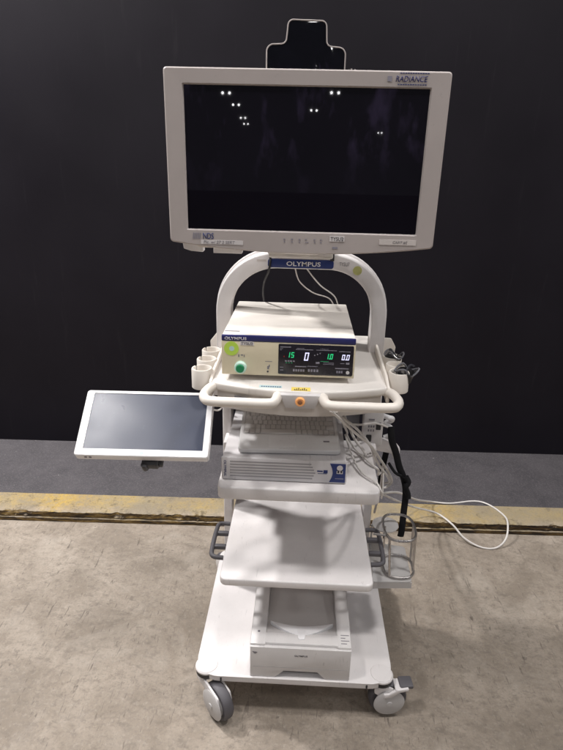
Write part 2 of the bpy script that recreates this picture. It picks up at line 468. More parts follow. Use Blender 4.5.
def caster(x, y, rz, pedal, tr=.050):
    """pivot at (x,y); wheel axis along local y after rotation; trail along local x"""
    f = MB(); rw = .061
    f.lathe([(0, .110), (.017, .110), (.022, .113), (.022, .123), (0, .123)], 24)
    for y0, y1 in ((-.026, -.019), (.019, .026)):
        f.prism(rpoly([(-.024, .123), (.022, .123), (tr + .026, .104), (tr + .036, .068), (tr + .018, .040), (tr - .010, .044), (tr - .026, .084), (-.024, .100)], .009), y0, y1, 'y', .002)
    f.box(-.022, .024, -.0189, .0189, .1225, .1255, .001)
    fo = obj('caster', f, M['cart'], cart, (x - .015, y - 1.62, 0), rz, local=True)
    Mx = Matrix.Translation((tr, 0, rw)) @ Matrix.Rotation(PI / 2, 4, 'X')
    t = MB(); t.lathe([(.042, -.0165), (.056, -.0165), (rw, -.010), (rw, .010), (.056, .0165), (.042, .0165)], 44, Mx)
    obj('tyre', t, M['rubber'], fo, local=True)
    h = MB()
    h.lathe([(0, -.018), (.038, -.018), (.0435, -.014), (.0435, .014), (.038, .018), (0, .018)], 36, Mx)
    obj('hub', h, M['wheel'], fo, local=True)
    cv = MB(); cv.lathe([(0, .0265), (.049, .0265), (.050, .029), (.043, .0325), (0, .0335)], 40, Mx); cv.lathe([(0, .033), (.009, .033), (.009, .036), (0, .0365)], 20, Mx)
    obj('wheel_cover', cv, M['wheel'], fo, local=True)
    p = MB(); p.lathe([(0, .1256), (.030, .1256), (.0350, .131), (.0350, .1463), (0, .1463)], 28)
    obj('swivel_collar', p, M['black'], fo, local=True)
    if pedal:
        pd = MB(); pd.prism(rpoly([(.004, .088), (.030, .092), (.052, .110), (.082, .117), (.083, .127), (.045, .122), (.022, .106), (.004, .104)], .004), -.037, -.028, 'y', .002)
        pd.box(.04, .083, -.036, .008, .114, .124, .003)
        obj('brake_lever', pd, M['cart'], fo, local=True)
        pt = MB(); pt.box(.056, .100, -.030, .012, .1165, .1295, .005)
        obj('brake_pad', pt, M['rubber'], fo, local=True)
    return fo
caster(bx0 + .034, by0 + .042, R(-47), False, .066)
caster(bx1 - .034, by0 + .042, R(6), True, .026)
caster(bx0 + .034, by1 - .034, R(120), False)
caster(bx1 - .034, by1 - .034, R(70), False)

# columns
for x0, x1 in ((-.256, -.226), (.246, .276)):
    c = MB(); c.box(x0, x1, 1.735, 1.80, .155, 1.085, .006)
    obj('column', c, M['cart'], cart)
# low shelf
def shelf(x0, x1, y0, y1, z1, th, r):
    s = MB(); s.prism(rpoly([(x0, y0), (x1, y0), (x1, y1), (x0, y1)], [r, r, .008, .008], 8), z1 - th, z1, bev=.005, seg=3)
    return s
low = obj('low_shelf', shelf(-.218, .243, 1.355, 1.80, .498, .026, .022), M['cart'], cart)
for sx, x0 in ((-1, -.232), (1, .258)):
    h = MB()
    h.tube([(x0 - sx * .012, 1.46, .49), (x0 + sx * .022, 1.465, .492), (x0 + sx * .029, 1.50, .494), (x0 + sx * .029, 1.60, .494), (x0 + sx * .022, 1.635, .492), (x0 - sx * .012, 1.64, .49)], .0075, 10, smooth=4)
    for yy in (1.515, 1.585): h.box(min(x0 - sx * .014, x0 + sx * .028), max(x0 - sx * .014, x0 + sx * .028), yy - .008, yy + .008, .483, .497, .003)
    obj('side_grip', h, M['rubber'], low)
mid = obj('middle_shelf', shelf(-.222, .240, 1.372, 1.695, .803, .040, .022), M['cart'], cart)
for x0, x1 in ((-.224, -.208), (.226, .242)):
    c = MB(); c.box(x0 - .02, x1 + .02, 1.66, 1.76, .765, .794, .004)
    obj('shelf_bracket', c, M['cart'], cart)

# top tray with bowed front
def tray_outline(e=0):
    pts = [(-.236 + e, 1.89 - e)]
    n = 20
    for i in range(n + 1):
        t = i / n; x = (-.236 + e) + (.472 - 2 * e) * t
        pts.append((x, 1.405 + e - .052 * math.sin(PI * min(1, max(0, (t * 1.0)))) ** .8))
    pts.append((.236 - e, 1.89 - e))
    return pts
t = MB(); t.prism(tray_outline(), 1.087, 1.110, bev=.006, seg=3)
tray = obj('top_tray', t, M['tray'], cart)
a = MB(); a.prism(tray_outline(.014), 1.032, 1.0868, bev=.003)
obj('tray_apron', a, M['tray'], tray)
c = MB(); c.prism([(-.050, 1.105), (.058, 1.105), (.042, 1.068), (-.034, 1.068)], 1.338, 1.375, 'y', .003)
panel = obj('button_panel', c, M['printgrey'], cart)
c = MB(); c.lathe([(0, 0), (.0125, 0), (.0125, .004), (.0095, .0065), (.0075, .0055), (0, .0055)], 32, Matrix.Translation((.004, 1.338, 1.0885)) @ Matrix.Rotation(PI / 2, 4, 'X'))
obj('orange_ring', c, M['orange'], panel)
c = MB(); c.disc((.004, 1.330, 1.0885), .0062, .004, 'y', 24, .001)
obj('button', c, M['bronze'], panel)
# warning label and small prints on the tray lip
def tray_y(x): t = (x + .236) / .472; return 1.405 - .052 * math.sin(PI * t) ** .8
c = MB(); c.box(-.020, .030, 1.3515 + .006, 1.3515 + .030, 1.1095, 1.1105); lab = obj('warning_label', c, M['yellow'], tray)
c = MB(); c.box(-.014, .022, 1.3605, 1.3625, 1.1104, 1.1108)
for i in range(7): c.box(-.012 + i * .005, -.0095 + i * .005, 1.362, 1.362 + .006 + .004 * (i % 3), 1.1104, 1.1108)
obj('print', c, M['ink'], lab)
c = MB(); c.box(-.105, -.045, 1.372, 1.388, 1.1095, 1.1104); lab = obj('print_label', c, M['pale'], tray)
c = MB()
for i in range(9): c.box(-.10 + i * .006, -.096 + i * .006, 1.376, 1.382, 1.1103, 1.1106)
obj('print', c, M['blue'], lab)
c = MB(); c.box(-.172, -.134, 1.3765, 1.3815, 1.060, 1.078, mat=Matrix.Translation((-.153, 1.379, 0)) @ Matrix.Rotation(R(-16), 4, 'Z') @ Matrix.Translation((.153, -1.379, 0)))
lab = obj('rating_label', c, M['ink2'], tray)

# front grips
def grip(pts):
    g = MB(); g.tube(pts, .0128, 14, smooth=6)
    return obj('front_grip', g, M['cream'], cart)
zg = 1.098
grip([(-.218, 1.435, 1.088), (-.235, 1.395, 1.096), (-.244, 1.345, zg), (-.238, 1.312, zg), (-.217, 1.296, zg), (-.14, 1.294, zg), (-.082, 1.294, zg), (-.062, 1.304, zg), (-.056, 1.338, 1.096), (-.056, 1.39, 1.088)])
grip([(.228, 1.435, 1.088), (.246, 1.395, 1.096), (.255, 1.345, zg), (.249, 1.312, zg), (.228, 1.296, zg), (.15, 1.294, zg), (.092, 1.294, zg), (.072, 1.304, zg), (.064, 1.338, 1.096), (.064, 1.39, 1.088)])

# cup holders either side of the tray
def cups(sx, xc, ys, gap):
    s = MB(); x0 = sx * .238
    s.prism(rpoly([(1.40, 1.065), (1.70, 1.075), (1.74, 1.10), (1.74, 1.140), (1.66, 1.134), (1.46, 1.124), (1.40, 1.11)], .008), x0 - .004, x0 + .004, 'x', .002)
    holder = obj('cup_rack', s, M['cream'], cart)
    for y in ys:
        c = MB(); r = .0285
        c.lathe([(r, 0), (r, .052), (r - .0015, .0545), (r - .0045, .0545), (r - .006, .052), (r - .006, 0)], 36, Matrix.Translation((xc, y, 1.078)), gap[0], gap[1])
        c.disc((xc, y, 1.076), r - .001, .004, 'z', 30, .001)
        obj('cup', c, M['cream'], holder)
cups(-1, -.268, (1.445, 1.525, 1.610), (R(-214), R(132)))
cups(1, .274, (1.470, 1.535, 1.605), (R(-310), R(34)))
c = MB(); c.prism(rpoly([(.232, 1.08), (.300, 1.08), (.304, 1.12), (.288, 1.148), (.232, 1.150)], .008), 1.735, 1.743, 'y', .002)
obj('rack_back', c, M['cream'], cart)
c = MB(); c.prism(rpoly([(-.232, 1.08), (-.290, 1.08), (-.292, 1.12), (-.27, 1.148), (-.232, 1.150)], .008), 1.735, 1.743, 'y', .002)
obj('rack_back', c, M['cream'], cart)

# arch
ay0, ay1 = 1.70, 1.755
ax0, ax1, at = -.266, .262, 1.412
def arch_loop(d, rad, seg=16):
    x0, x1, z1 = ax0 + d, ax1 - d, at - d
    out = [(x0, 1.09)]
    for k in range(seg + 1):
        a = PI - PI / 2 * k / seg; out.append((x0 + rad + rad * math.cos(a), z1 - rad + rad * math.sin(a)))
    for k in range(seg + 1):
        a = PI / 2 - PI / 2 * k / seg; out.append((x1 - rad + rad * math.cos(a), z1 - rad + rad * math.sin(a)))
    out.append((x1, 1.09))
    return out
c = MB(); c.prism(arch_loop(0, .185) + arch_loop(.047, .14)[::-1], ay0, ay1, 'y', .006, 3)
arch = obj('arch', c, M['cart'], cart)
c = MB(); c.prism(arch_loop(-.006, .190) + arch_loop(.008, .178)[::-1], ay1 + .0005, ay1 + .014, 'y', .003, 2)
obj('rear_rim', c, M['cart'], arch)
c = MB(); c.prism(rrect(-.107, .090, 1.3685, 1.3945, .008), ay0 - .003, ay0 + .002, 'y', .001)
nb = obj('name_band', c, M['blue'], cart)
letters('OLYMPUS', .0, ay0 - .003, 1.3815, .102, M['white'], nb, .0135, bold=.016)
letters('TYSU7', .122, ay0 - .0004, 1.384, .030, M['ink2'], arch, .011)
c = MB(); c.disc((.162, ay0 - .0012, 1.366), .0135, .002, 'y', 28); obj('round_sticker', c, M['olive'], arch)
c = MB(); c.box(-.140, -.112, ay0 - .001, ay0 + .001, 1.386, 1.392); obj('sticker', c, M['tape'], arch)
# monitor arm on top of the arch
c = MB()
c.box(-.100, .082, 1.60, 1.752, 1.4125, 1.428, .005)
c.box(-.100, -.02, 1.57, 1.66, 1.4285, 1.44, .003)
c.box(-.06, .045, 1.556, 1.62, 1.4285, 1.70, .01)
obj('monitor_arm', c, M['tray'], cart)
c = MB(); c.box(.079, .091, 1.695, 1.71, 1.392, 1.425, .002); c.tube([(.09, 1.70, 1.425), (.098, 1.69, 1.437), (.105, 1.685, 1.442)], .004, 8)
obj('cable_clip', c, M['black'], cart)

# tablet support arm, behind the left of the tray
c = MB()
c.box(-.300, -.240, 1.60, 1.70, .985, 1.075, .004)
obj('arm_mount', c, M['cart'], cart)
c = MB(); c.tube([(-.27, 1.64, .995), (-.32, 1.60, .965), (-.40, 1.55, .94), (-.42, 1.50, .945)], .013, 10, smooth=5); c.disc((-.42, 1.50, .925), .02, .03, 'z', 20, .003)
obj('display_arm', c, M['black'], cart)

# rear power unit and hooks on the right
c = MB(); c.box(.14, .214, 1.79, 1.95, .80, 1.0, .004); obj('rear_box', c, M['shadegrey'], cart)
c = MB(); c.box(.2165, .282, 1.695, 1.734, .785, .915, .005)
pu = obj('power_panel', c, M['printer'], cart)
c = MB(); c.box(.258, .274, 1.692, 1.697, .845, .872, .002); obj('switch', c, M['black'], pu)
c = MB(); c.box(.228, .246, 1.692, 1.697, .800, .826, .003); c.disc((.237, 1.691, .813), .006, .002, 'y', 16); obj('socket', c, M['black'], pu)
c = MB()
for i in range(6): c.box(.232 + .008 * (i % 3), .237 + .008 * (i % 3), 1.6938, 1.6955, .838 + .015 * (i // 3), .846 + .015 * (i // 3))
c.box(.233, .252, 1.6938, 1.6955, .878, .884)
obj('print', c, M['ink2'], pu)
c = MB()
c.tube([(.288, 1.75, .872), (.306, 1.735, .872), (.318, 1.745, .865), (.318, 1.76, .850), (.300, 1.765, .838), (.318, 1.75, .826), (.316, 1.745, .805), (.298, 1.75, .792)], .0085, 10, smooth=5)
obj('hose_clip', c, M['white'], cart)
c = MB(); c.prism(rpoly([(.262, .800), (.330, .785), (.352, .760), (.352, .722), (.334, .720), (.322, .742), (.262, .752)], .008), 1.725, 1.748, 'y', .004)
obj('hook_bracket', c, M['cart'], cart)
c = MB(); c.tube([(.300, 1.735, .70), (.299, 1.74, .60), (.285, 1.73, .50)], .004, 8, smooth=3); obj('hanger_rod', c, M['steel'], cart)

# bottle holder on the right
def stadium(cx, cy, w, d, z, n=12, start=0):
    pts = []
    for i in range(4 * n):
        a = 2 * PI * i / (4 * n); ca, sa = math.cos(a), math.sin(a)
        e = .72
        pts.append((cx + w * math.copysign(abs(ca) ** e, ca), cy + d * math.copysign(abs(sa) ** e, sa), z))
    return pts
c = MB(); c.prism(rpoly([(.258, 1.49), (.390, 1.50), (.395, 1.68), (.26, 1.70)], .012), .395, .399, bev=.001)
c.prism(rpoly([(.258, 1.49), (.390, 1.50), (.390, 1.503), (.258, 1.493)], 0), .372, .3948)
c.box(.256, .259, 1.495, 1.70, .372, .44)
bt = obj('bottle_shelf', c, M['clear'], cart)
c = MB(); c.disc((.315, 1.66, .50), .045, .003, 'z', 30)
c.tube([(.27, 1.66, .40), (.27, 1.66, .50)], .004, 8)
obj('bottle_plate', c, M['clear'], cart)
c = MB()
up = stadium(.350, 1.600, .052, .075, .535); lo_ = stadium(.352, 1.565, .050, .058, .405)
c.tube(up, .0045, 8, closed=True); c.tube(lo_, .0045, 8, closed=True)
for (p, q) in (((.310, 1.535, .535), (.318, 1.515, .405)), ((.398, 1.56, .535), (.399, 1.545, .405)), ((.400, 1.61, .535), (.401, 1.60, .405)), ((.303, 1.60, .535), (.303, 1.58, .405))):
    c.tube([p, q], .0042, 8)
c.tube([(.26, 1.56, .534), (.30, 1.552, .535)], .0036, 8)
obj('wire_cage', c, M['steel'], cart)

# ------------------------------------------------------------------ main monitor
my = 1.45
mon = thing('monitor', 'large widescreen medical monitor with beige frame and dark screen, above the arch', 'monitor', (-.01, my + .05, 1.45))
ox0, ox1, oz0, oz1 = -.3405, .3220, 1.4695, 1.8645
sx0, sx1, sz0, sz1 = -.2945, .2765, 1.5020, 1.8285
def bez_ring(outer_pts_front_y):
    pass
c = MB()
O = rrect(ox0, ox1, oz0, oz1, .008, 5, 24, .0225)
O2 = rrect(ox0 + .003, ox1 - .003, oz0 + .003, oz1 - .003, .006, 5, 24, .0225)
I1 = rrect(sx0 - .003, sx1 + .003, sz0 - .003, sz1 + .003, .003, 5, 24)
I2 = rrect(sx0, sx1, sz0, sz1, .002, 5, 24)
b2 = bmesh.new(); n = len(O)
loops = [(O, my + .055), (O, my + .003), (O2, my), (I1, my + .0005), (I2, my + .005), (I2, my + .012)]
L = [[b2.verts.new((u, y, v)) for u, v in lp] for lp, y in loops]
for a_, b_ in zip(range(5), range(1, 6)):
    for i in range(n): b2.faces.new((L[a_][i], L[a_][(i + 1) % n], L[b_][(i + 1) % n], L[b_][i]))
b2.faces.new(L[0])
bmesh.ops.recalc_face_normals(b2, faces=b2.faces)
c.add(b2)
bez = obj('bezel', c, M['bezel'], mon)
c = MB(); c.box(sx0 - .001, sx1 + .001, my + .006, my + .011, sz0 - .001, sz1 + .001)
obj('screen', c, M['screen'], mon)
c = MB(); c.prism(rrect(-.27, .25, 1.50, 1.835, .03), my + .0555, my + .105, 'y', .012, 3)
c.prism([(-.325, 1.478), (-.27, 1.452), (-.155, 1.452), (-.155, 1.49), (-.325, 1.49)], my + .03, my + .0545, 'y', .003)
obj('rear_housing', c, M['housing'], mon)
c = MB(); c.prism(rpoly([(-.3235, 1.4715), (-.319, 1.4440), (-.30, 1.4385), (-.2665, 1.4360), (-.2665, 1.4715)], .004), my + .0565, my + .085, 'y', .003)
c.prism([(-.240, 1.4345), (-.165, 1.4345), (-.155, 1.475), (-.240, 1.475)], my + .0565, my + .085, 'y', .003)
obj('lower_cover', c, M['white'], mon)
# stepped glossy plate standing behind the top edge
py0 = my + .08
cxp = -.0105
half = [(.098, 1.80), (.098, 1.930), (.047, 1.930), (.047, 1.990)]
# outline: base, shoulder, neck
pl = rpoly([(cxp - .096, 1.80), (cxp + .092, 1.80), (cxp + .092, 1.921), (cxp + .047, 1.924), (cxp + .044, 1.976), (cxp - .045, 1.978), (cxp - .050, 1.928), (cxp - .096, 1.926)],
           [0, 0, .016, .012, .012, .012, .012, .016], 6)
c = MB(); c.prism(pl, py0, py0 + .006, 'y', .001)
bp = obj('back_plate', c, M['plate'], mon)
c = MB(); c.tube([(u, py0, v) for u, v in pl[1:] + pl[:1]], .00155, 8, cap=True)
obj('edge_trim', c, M['bezel'], bp)
c = MB(); c.tube([(.098, py0, 1.864), (.098, py0, 1.878)], .002, 8); c.tube([(.106, py0, 1.864), (.106, py0, 1.877)], .0015, 8)
c.tube([(.098, py0, 1.872), (.118, py0, 1.868), (.135, py0, 1.8655)], .002, 8)
obj('cable_stub', c, M['bezel'], mon)
# prints on the bezel
yb = my - .0002
letters('RADIANCE', .231, yb - .0006, 1.8478, .072, M['navy'], bez, .0125, shear=.15, bold=.01)
c = MB(); c.box(.176, .186, yb - .0006, yb, 1.842, 1.853, 0); obj('logo', c, M['dim'], bez)
c = MB()
for i in range(12):
    x = .204 + i * .0056; c.box(x, x + .0042, yb - .0004, yb, 1.8585, 1.8605)
obj('print', c, M['blue'], bez)
c = MB()
for i in range(12): c.box(.200 + i * .0056, .2042 + i * .0056, yb - .0004, yb, 1.8352, 1.8370)
obj('print', c, M['blue'], bez)
letters('NDS', -.243, yb - .0006, 1.4855, .027, M['blue'], bez, .0155, bold=.012)
c = MB()
for i in range(5): c.prism([(-.283 + i * .0042, 1.478), (-.2805 + i * .0042, 1.478), (-.2785 + i * .0042, 1.493), (-.281 + i * .0042, 1.493)], yb - .0005, yb, 'y')
obj('logo', c, M['dim'], bez)
c = MB(); c.box(-.262, -.155, yb - .0008, yb + .0008, 1.4655, 1.4755, 0); s = obj('name_label', c, M['paper'], mon)
letters('Pic. w/ 27 2 SERT', -.215, yb - .0009, 1.4708, .080, M['ink2'], s, .0075, shear=.2)
c = MB(); c.box(.063, .100, yb - .0008, yb + .0008, 1.4805, 1.4935); s = obj('asset_label', c, M['paper'], mon)
letters('TYSU2', .0815, yb - .0009, 1.4870, .032, M['ink'], s, .009)
c = MB(); c.box(.187, .279, yb - .0008, yb + .0008, 1.4760, 1.4890); s = obj('cart_label', c, M['tape'], mon)
letters('CART #2', .239, yb - .0009, 1.4825, .036, M['ink2'], s, .007, shear=.2)
c = MB()
for i, x in enumerate((-.052, -.033, -.014, .002, .024, .040)):
    c.box(x, x + (.008 if i == 3 else .0035), yb - .0006, yb, 1.4755, 1.4785 if i != 3 else 1.4770)
    c.box(x - .001, x + .004, yb - .0005, yb, 1.4820, 1.4845)
obj('control_key', c, M['dim'], mon)
c = MB(); c.box(.071, .084, yb - .0006, yb, 1.4625, 1.4672); obj('control_key', c, M['dim'], mon)

# ------------------------------------------------------------------ insufflator
fy = 1.42
dev = thing('insufflator', 'cream gas insufflator with lit green and white digits, on the top tray', 'medical device', (-.03, 1.61, 1.11))
dx0, dx1, dz0, dz1 = -.2085, .1445, 1.1255, 1.2355
c = MB(); c.box(dx0, dx1, fy + .006, 1.815, dz0 + .002, dz1, .004, 2); obj('housing', c, M['housing'], dev)
c = MB(); c.box(dx0 - .001, dx1 + .001, fy, fy + .010, dz0, 1.2195, .002)
face = obj('front_face', c, M['face'], dev)
c = MB(); c.box(dx0 - .0005, dx1 + .0005, fy - .0005, fy + .010, 1.2200, 1.2352, .002)
band = obj('navy_band', c, M['navy'], dev)
letters('OLYMPUS', -.172, fy - .0006, 1.2272, .058, M['paper'], band, .0075, bold=.01)
for x in (-.18, .115):
    for y in (1.475, 1.77):
        c = MB(); c.disc((x, y, 1.1101), .012, .016, 'z', 20); obj('foot', c, M['black'], dev)
c = MB(); c.box(-.205, -.165, 1.455, 1.462, dz1 + .0001, dz1 + .0008); obj('rear_print', c, M['ink2'], dev)
c = MB(); c.disc((-.183, fy - .0010, 1.199), .0195, .0012, 'y', 36); ls = obj('round_sticker', c, M['lime'], dev)
c = MB(); c.disc((-.182, fy - .0014, 1.199), .0068, .0006, 'y', 24); obj('sticker_centre', c, M['pale'], ls)
c = MB(); c.box(-.160, -.123, fy - .0008, fy + .0005, 1.2090, 1.2195); s = obj('asset_label', c, M['paper'], dev)
letters('TYSU2', -.1415, fy - .0009, 1.2142, .031, M['ink'], s, .0075)
Mk = Matrix.Translation((-.1585, fy, 1.1485)) @ Matrix.Rotation(PI / 2, 4, 'X')
c = MB(); c.lathe([(0, 0), (.0165, 0), (.0165, .010), (.015, .013), (.0115, .014), (.0115, .009), (0, .009)], 36, Mk); kn = obj('gas_port', c, M['mint'], dev)
c = MB(); c.lathe([(0, .0092), (.0112, .0092), (.0112, .018), (.0098, .020), (0, .0205)], 32, Mk); obj('port_plug', c, M['green'], kn)
c = MB(); c.box(-.165, -.162, fy - .0006, fy, 1.176, 1.183); c.box(-.158, -.152, fy - .0006, fy, 1.180, 1.183); c.box(-.150, -.148, fy - .0006, fy, 1.176, 1.183)
obj('print', c, M['ink2'], dev)
c = MB(); c.box(-.093, -.074, fy - .0006, fy, 1.1655, 1.1668); c.box(-.087, -.082, fy - .0006, fy, 1.144, 1.153); c.box(-.083, -.080, fy - .0006, fy, 1.150, 1.157)
obj('print', c, M['ink2'], dev)
c = MB(); c.disc((-.0855, fy - .0015, 1.1375), .0026, .002, 'y', 14); obj('jack', c, M['ink'], dev)
px0, px1, pz0, pz1 = -.058, .1410, 1.1320, 1.2165
c = MB(); c.prism(rrect(px0, px1, pz0, pz1, .004), fy - .0012, fy + .001, 'y', .0005); disp = obj('display', c, M['panelblk'], dev)
yd = fy - .0013
def pxd(px, py):
    # display print positions measured from the left / top edge of the panel, in millimetres
    return px0 + px * .001, pz1 - py * .001
SEG = {'0': 'abcdef', '1': 'bc', '5': 'afgcd'}
def digit(mb, ch, x, z, w, h, t):
    sh = .14
    def seg(u0, u1, v0, v1):
        mb.prism([(x + u0 + v0 * sh, z + v0), (x + u1 + v0 * sh, z + v0), (x + u1 + v1 * sh, z + v1), (x + u0 + v1 * sh, z + v1)], yd - .0006, yd + .0002, 'y')
    hh = h / 2; gp = t * .12
    S = SEG[ch]
    if 'a' in S: seg(t * .3, w - t * .3, h - t, h)
    if 'g' in S: seg(t * .3, w - t * .3, hh - t / 2, hh + t / 2)
    if 'd' in S: seg(t * .3, w - t * .3, 0, t)
    if 'f' in S: seg(0, t, hh + gp, h - gp)
    if 'b' in S: seg(w - t, w, hh + gp, h - gp)
    if 'e' in S: seg(0, t, gp, hh - gp)
    if 'c' in S: seg(w - t, w, gp, hh - gp)
def readout(s, px, py, w, h, t, mat):
    mb = MB(); x, z = pxd(px, py)
    for ch in s:
        if ch == '.':
            mb.box(x - w * .16, x - w * .16 + t, yd - .0006, yd + .0002, z, z + t); x += t * .4; continue
        digit(mb, ch, x, z, w, h, t); x += w * 1.42
    obj('readout', mb, mat, disp)
readout('15', 22, 37, .0078, .0150, .0021, M['g_led'])
readout('0', 68, 44, .0110, .0225, .0030, M['w_led'])
readout('1.0', 125, 38, .0072, .0150, .0021, M['g_led'])
readout('0.0', 167.5, 39, .0078, .0150, .0022, M['w_led'])
c = MB()
def strip(px, py, w, h, mb=None):
    x, z = pxd(px, py); (mb or c).box(x, x + w * .001, yd - .0004, yd + .0002, z - h * .001, z)
strip(5, 7, 28, 2.2); strip(46, 13, 46, 1.6); strip(100, 13, 54, 1.6); strip(160, 15, 30, 1.6)
strip(48, 10, 20, .8); strip(110, 10, 22, .8); strip(4, 12, 8, 1.2); strip(4, 16, 5, 1.2)
for i in range(3): strip(95 + i * 7, 27 - i * 3, 3, 3)
for i in range(4): strip(18 + i * 7, 45, 5, 3.6)
strip(100, 47, 10, 5); strip(120, 48, 28, 1.0); strip(120, 52, 28, 1.0); strip(165, 48, 11, 1.4); strip(180, 46, 9, 5)
strip(45, 60, 30, 2.4); strip(78, 59, 28, 1.2); strip(152, 62, 36, 2.4)
for i in range(5): strip(40 + i * 6.5, 69, 4.6, 6.5)
for i in range(4): strip(80 + i * 7.5, 68, 5, 7)
for i in range(3): strip(156 + i * 6, 70, 4.2, 6)
strip(5, 64, 9, 1.6); strip(5, 72, 9, 1.6)
obj('print', c, M['dim'], disp)
c = MB()
for i in range(3): strip(20 + i * 7, 51, 4, 1.6)
obj('green_legend', c, M['g_dim'], disp)
c = MB(); strip(112, 44, 22, 1.4); obj('green_legend', c, M['g_dim'], disp)
c = MB(); strip(14, 33, 3, 3); obj('red_indicator', c, M['r_dim'], disp)
x, z = pxd(186, 74)
c = MB(); c.disc((x, yd - .0006, z), .0048, .001, 'y', 20); obj('power_key', c, M['paper'], disp)

# ------------------------------------------------------------------ computer on the middle shelf
pc = thing('image_computer', 'light grey desktop computer lying flat on the middle shelf', 'computer', (-.034, 1.6, .803))
qx0, qx1, qz0, qz1, qy = -.2135, .1445, .8032, .8765, 1.412
c = MB(); c.box(qx0 + .002, qx1 - .002, qy + .008, 1.78, qz0 + .003, qz1 - .001, .003); obj('case', c, M['case'], pc)
c = MB(); c.box(qx0, qx1, qy, qy + .010, qz0 + .002, qz1, .003); fr = obj('front_panel', c, M['case'], pc)
for i in range(6):
    z = .8165 + i * .0092
    c = MB(); c.box(-.189, .055 - .004 * abs(i - 2), qy - .0006, qy + .0012, z, z + .0042); obj('vent_slot', c, M['slot'], fr)
c = MB(); bpts = []
for i in range(9):
    t = i / 8; bpts.append((.0955 + .009 * math.sin(PI * t), .810 + .060 * t))
c.prism(bpts + [(.1405, .870), (.1405, .810)], qy - .0012, qy + .001, 'y'); bd = obj('badge', c, M['blue'], pc)
c = MB(); c.disc((.124, qy - .0020, .857), .0085, .001, 'y', 24); obj('power_key', c, M['paper'], bd)
c = MB(); c.box(.1155, .1330, qy - .0016, qy - .001, .8385, .8475); c.box(.118, .1235, qy - .0019, qy - .0015, .8405, .8475); c.box(.126, .131, qy - .0019, qy - .0015, .8405, .8475); obj('socket', c, M['paper'], bd)
c = MB(); c.box(.1175, .1230, qy - .0023, qy - .0018, .8410, .8500); c.box(.1260, .1312, qy - .0023, qy - .0018, .8410, .8500); obj('port', c, M['ink'], bd)
c = MB(); c.box(.112, .136, qy - .0016, qy - .001, .8215, .8235); obj('print', c, M['dim'], bd)
c = MB(); c.box(.078, .090, qy - .0008, qy, .838, .848); c.box(.060, .076, qy - .0008, qy, .842, .846); c.box(.062, .088, qy - .0008, qy, .8355, .837); obj('print', c, M['blue'], fr)
mbt = text_mb('OLYMPUS', .050, .007)
move(mbt, (-.203, qy - .0004, .842), Matrix.Rotation(R(90), 4, 'Y')); obj('lettering', mbt, M['blue'], fr, smooth=False)

# keyboard resting on the computer
kb = thing('keyboard', 'pale grey keyboard with touchpad lying on top of the flat computer', 'keyboard', (-.026, 1.570, .8890), (R(6), 0, R(2.2)))
kw, kd = .148, .128
c = MB(); c.prism(rpoly([(-kw, -kd), (kw, -kd), (kw, kd), (-kw, kd)], .012), .002, .0175, bev=.004, seg=3); body = obj('keyboard_body', c, M['kbd'], kb, local=True)
c = MB(); c.prism(rpoly([(-kw + .006, -kd + .004), (kw - .006, -kd + .004), (kw - .006, kd - .006), (-kw + .006, kd - .006)], .01), 0, .0021); obj('underside', c, M['ink2'], kb, local=True)
for x in (-.12, .12):
    c = MB(); c.box(x - .012, x + .012, .105, .118, -.0225, .0002, .002); obj('rear_foot', c, M['ink2'], kb, local=True)
c = MB(); rows = [(14, .0), (15, .25), (14, .5), (13, .75), (11, 1.0), ]
y = .100
for ri in range(6):
    n = (19, 18, 18, 17, 16, 11)[ri]; hgt = .019 if ri == 0 else .0255; x = -kw + .012; W = 2 * kw - .024
    widths = [1] * n
    if ri == 1: widths[-1] = 1.7
    if ri == 2: widths[0] = 1.5; widths[-1] = 1.5
    if ri == 3: widths[0] = 1.8; widths[-1] = 2.0
    if ri == 4: widths[0] = 2.2; widths[-1] = 1.6
    if ri == 5: widths[3] = 6.5
    u = W / sum(widths)
    for wd in widths:
        c.box(x + .0013, x + u * wd - .0013, y - hgt + .0012, y - .0012, .0170, .0205, .0012, 1); x += u * wd
    y -= hgt
obj('keys', c, M['keys'], kb, local=True)
c = MB(); c.prism(rrect(-.138, .138, -.049, .103, .004), .0172, .0178, 'z'); obj('key_bed', c, M['printgrey'], kb, local=True)
c = MB(); c.prism(rrect(-.060, .020, -.116, -.058, .003), .0174, .0181, 'z'); obj('touchpad', c, M['white'], kb, local=True)
c = MB(); c.box(.100, .118, -.085, -.078, .0174, .0180); obj('badge', c, M['ink2'], kb, local=True)

# ------------------------------------------------------------------ printer on the base
pr = thing('printer', 'off-white compact printer standing on the base of the cart under the low shelf', 'printer', (.034, 1.5, .155))
rx0, rx1, ry0, ry1, rz0, rz1 = -.122, .190, 1.322, 1.70, .1555, .2830
c = MB()
ix0, ix1 = -.074, .146
c.box(rx0, ix0, ry0 + .006, ry1, rz0 + .003, rz1, .005); c.box(ix1, rx1, ry0 + .006, ry1, rz0 + .003, rz1, .005)
c.box(ix0 - .004, ix1 + .004, ry0 + .0125, ry0 + .055, rz0 + .032, rz1 - .0005, .004)
c.box(ix0 - .004, ix1 + .004, ry1 - .05, ry1 - .001, rz0 + .004, rz1 - .0005, .004)
obj('body', c, M['printer'], pr)
c = MB(); c.prism([(ry0 + .050, .20), (ry1 - .05, .20), (ry1 - .05, .236), (ry0 + .16, .252), (ry0 + .050, .281)], ix0 + .0002, ix1 - .0002, 'x', .001)
obj('output_tray', c, M['printgrey'], pr)
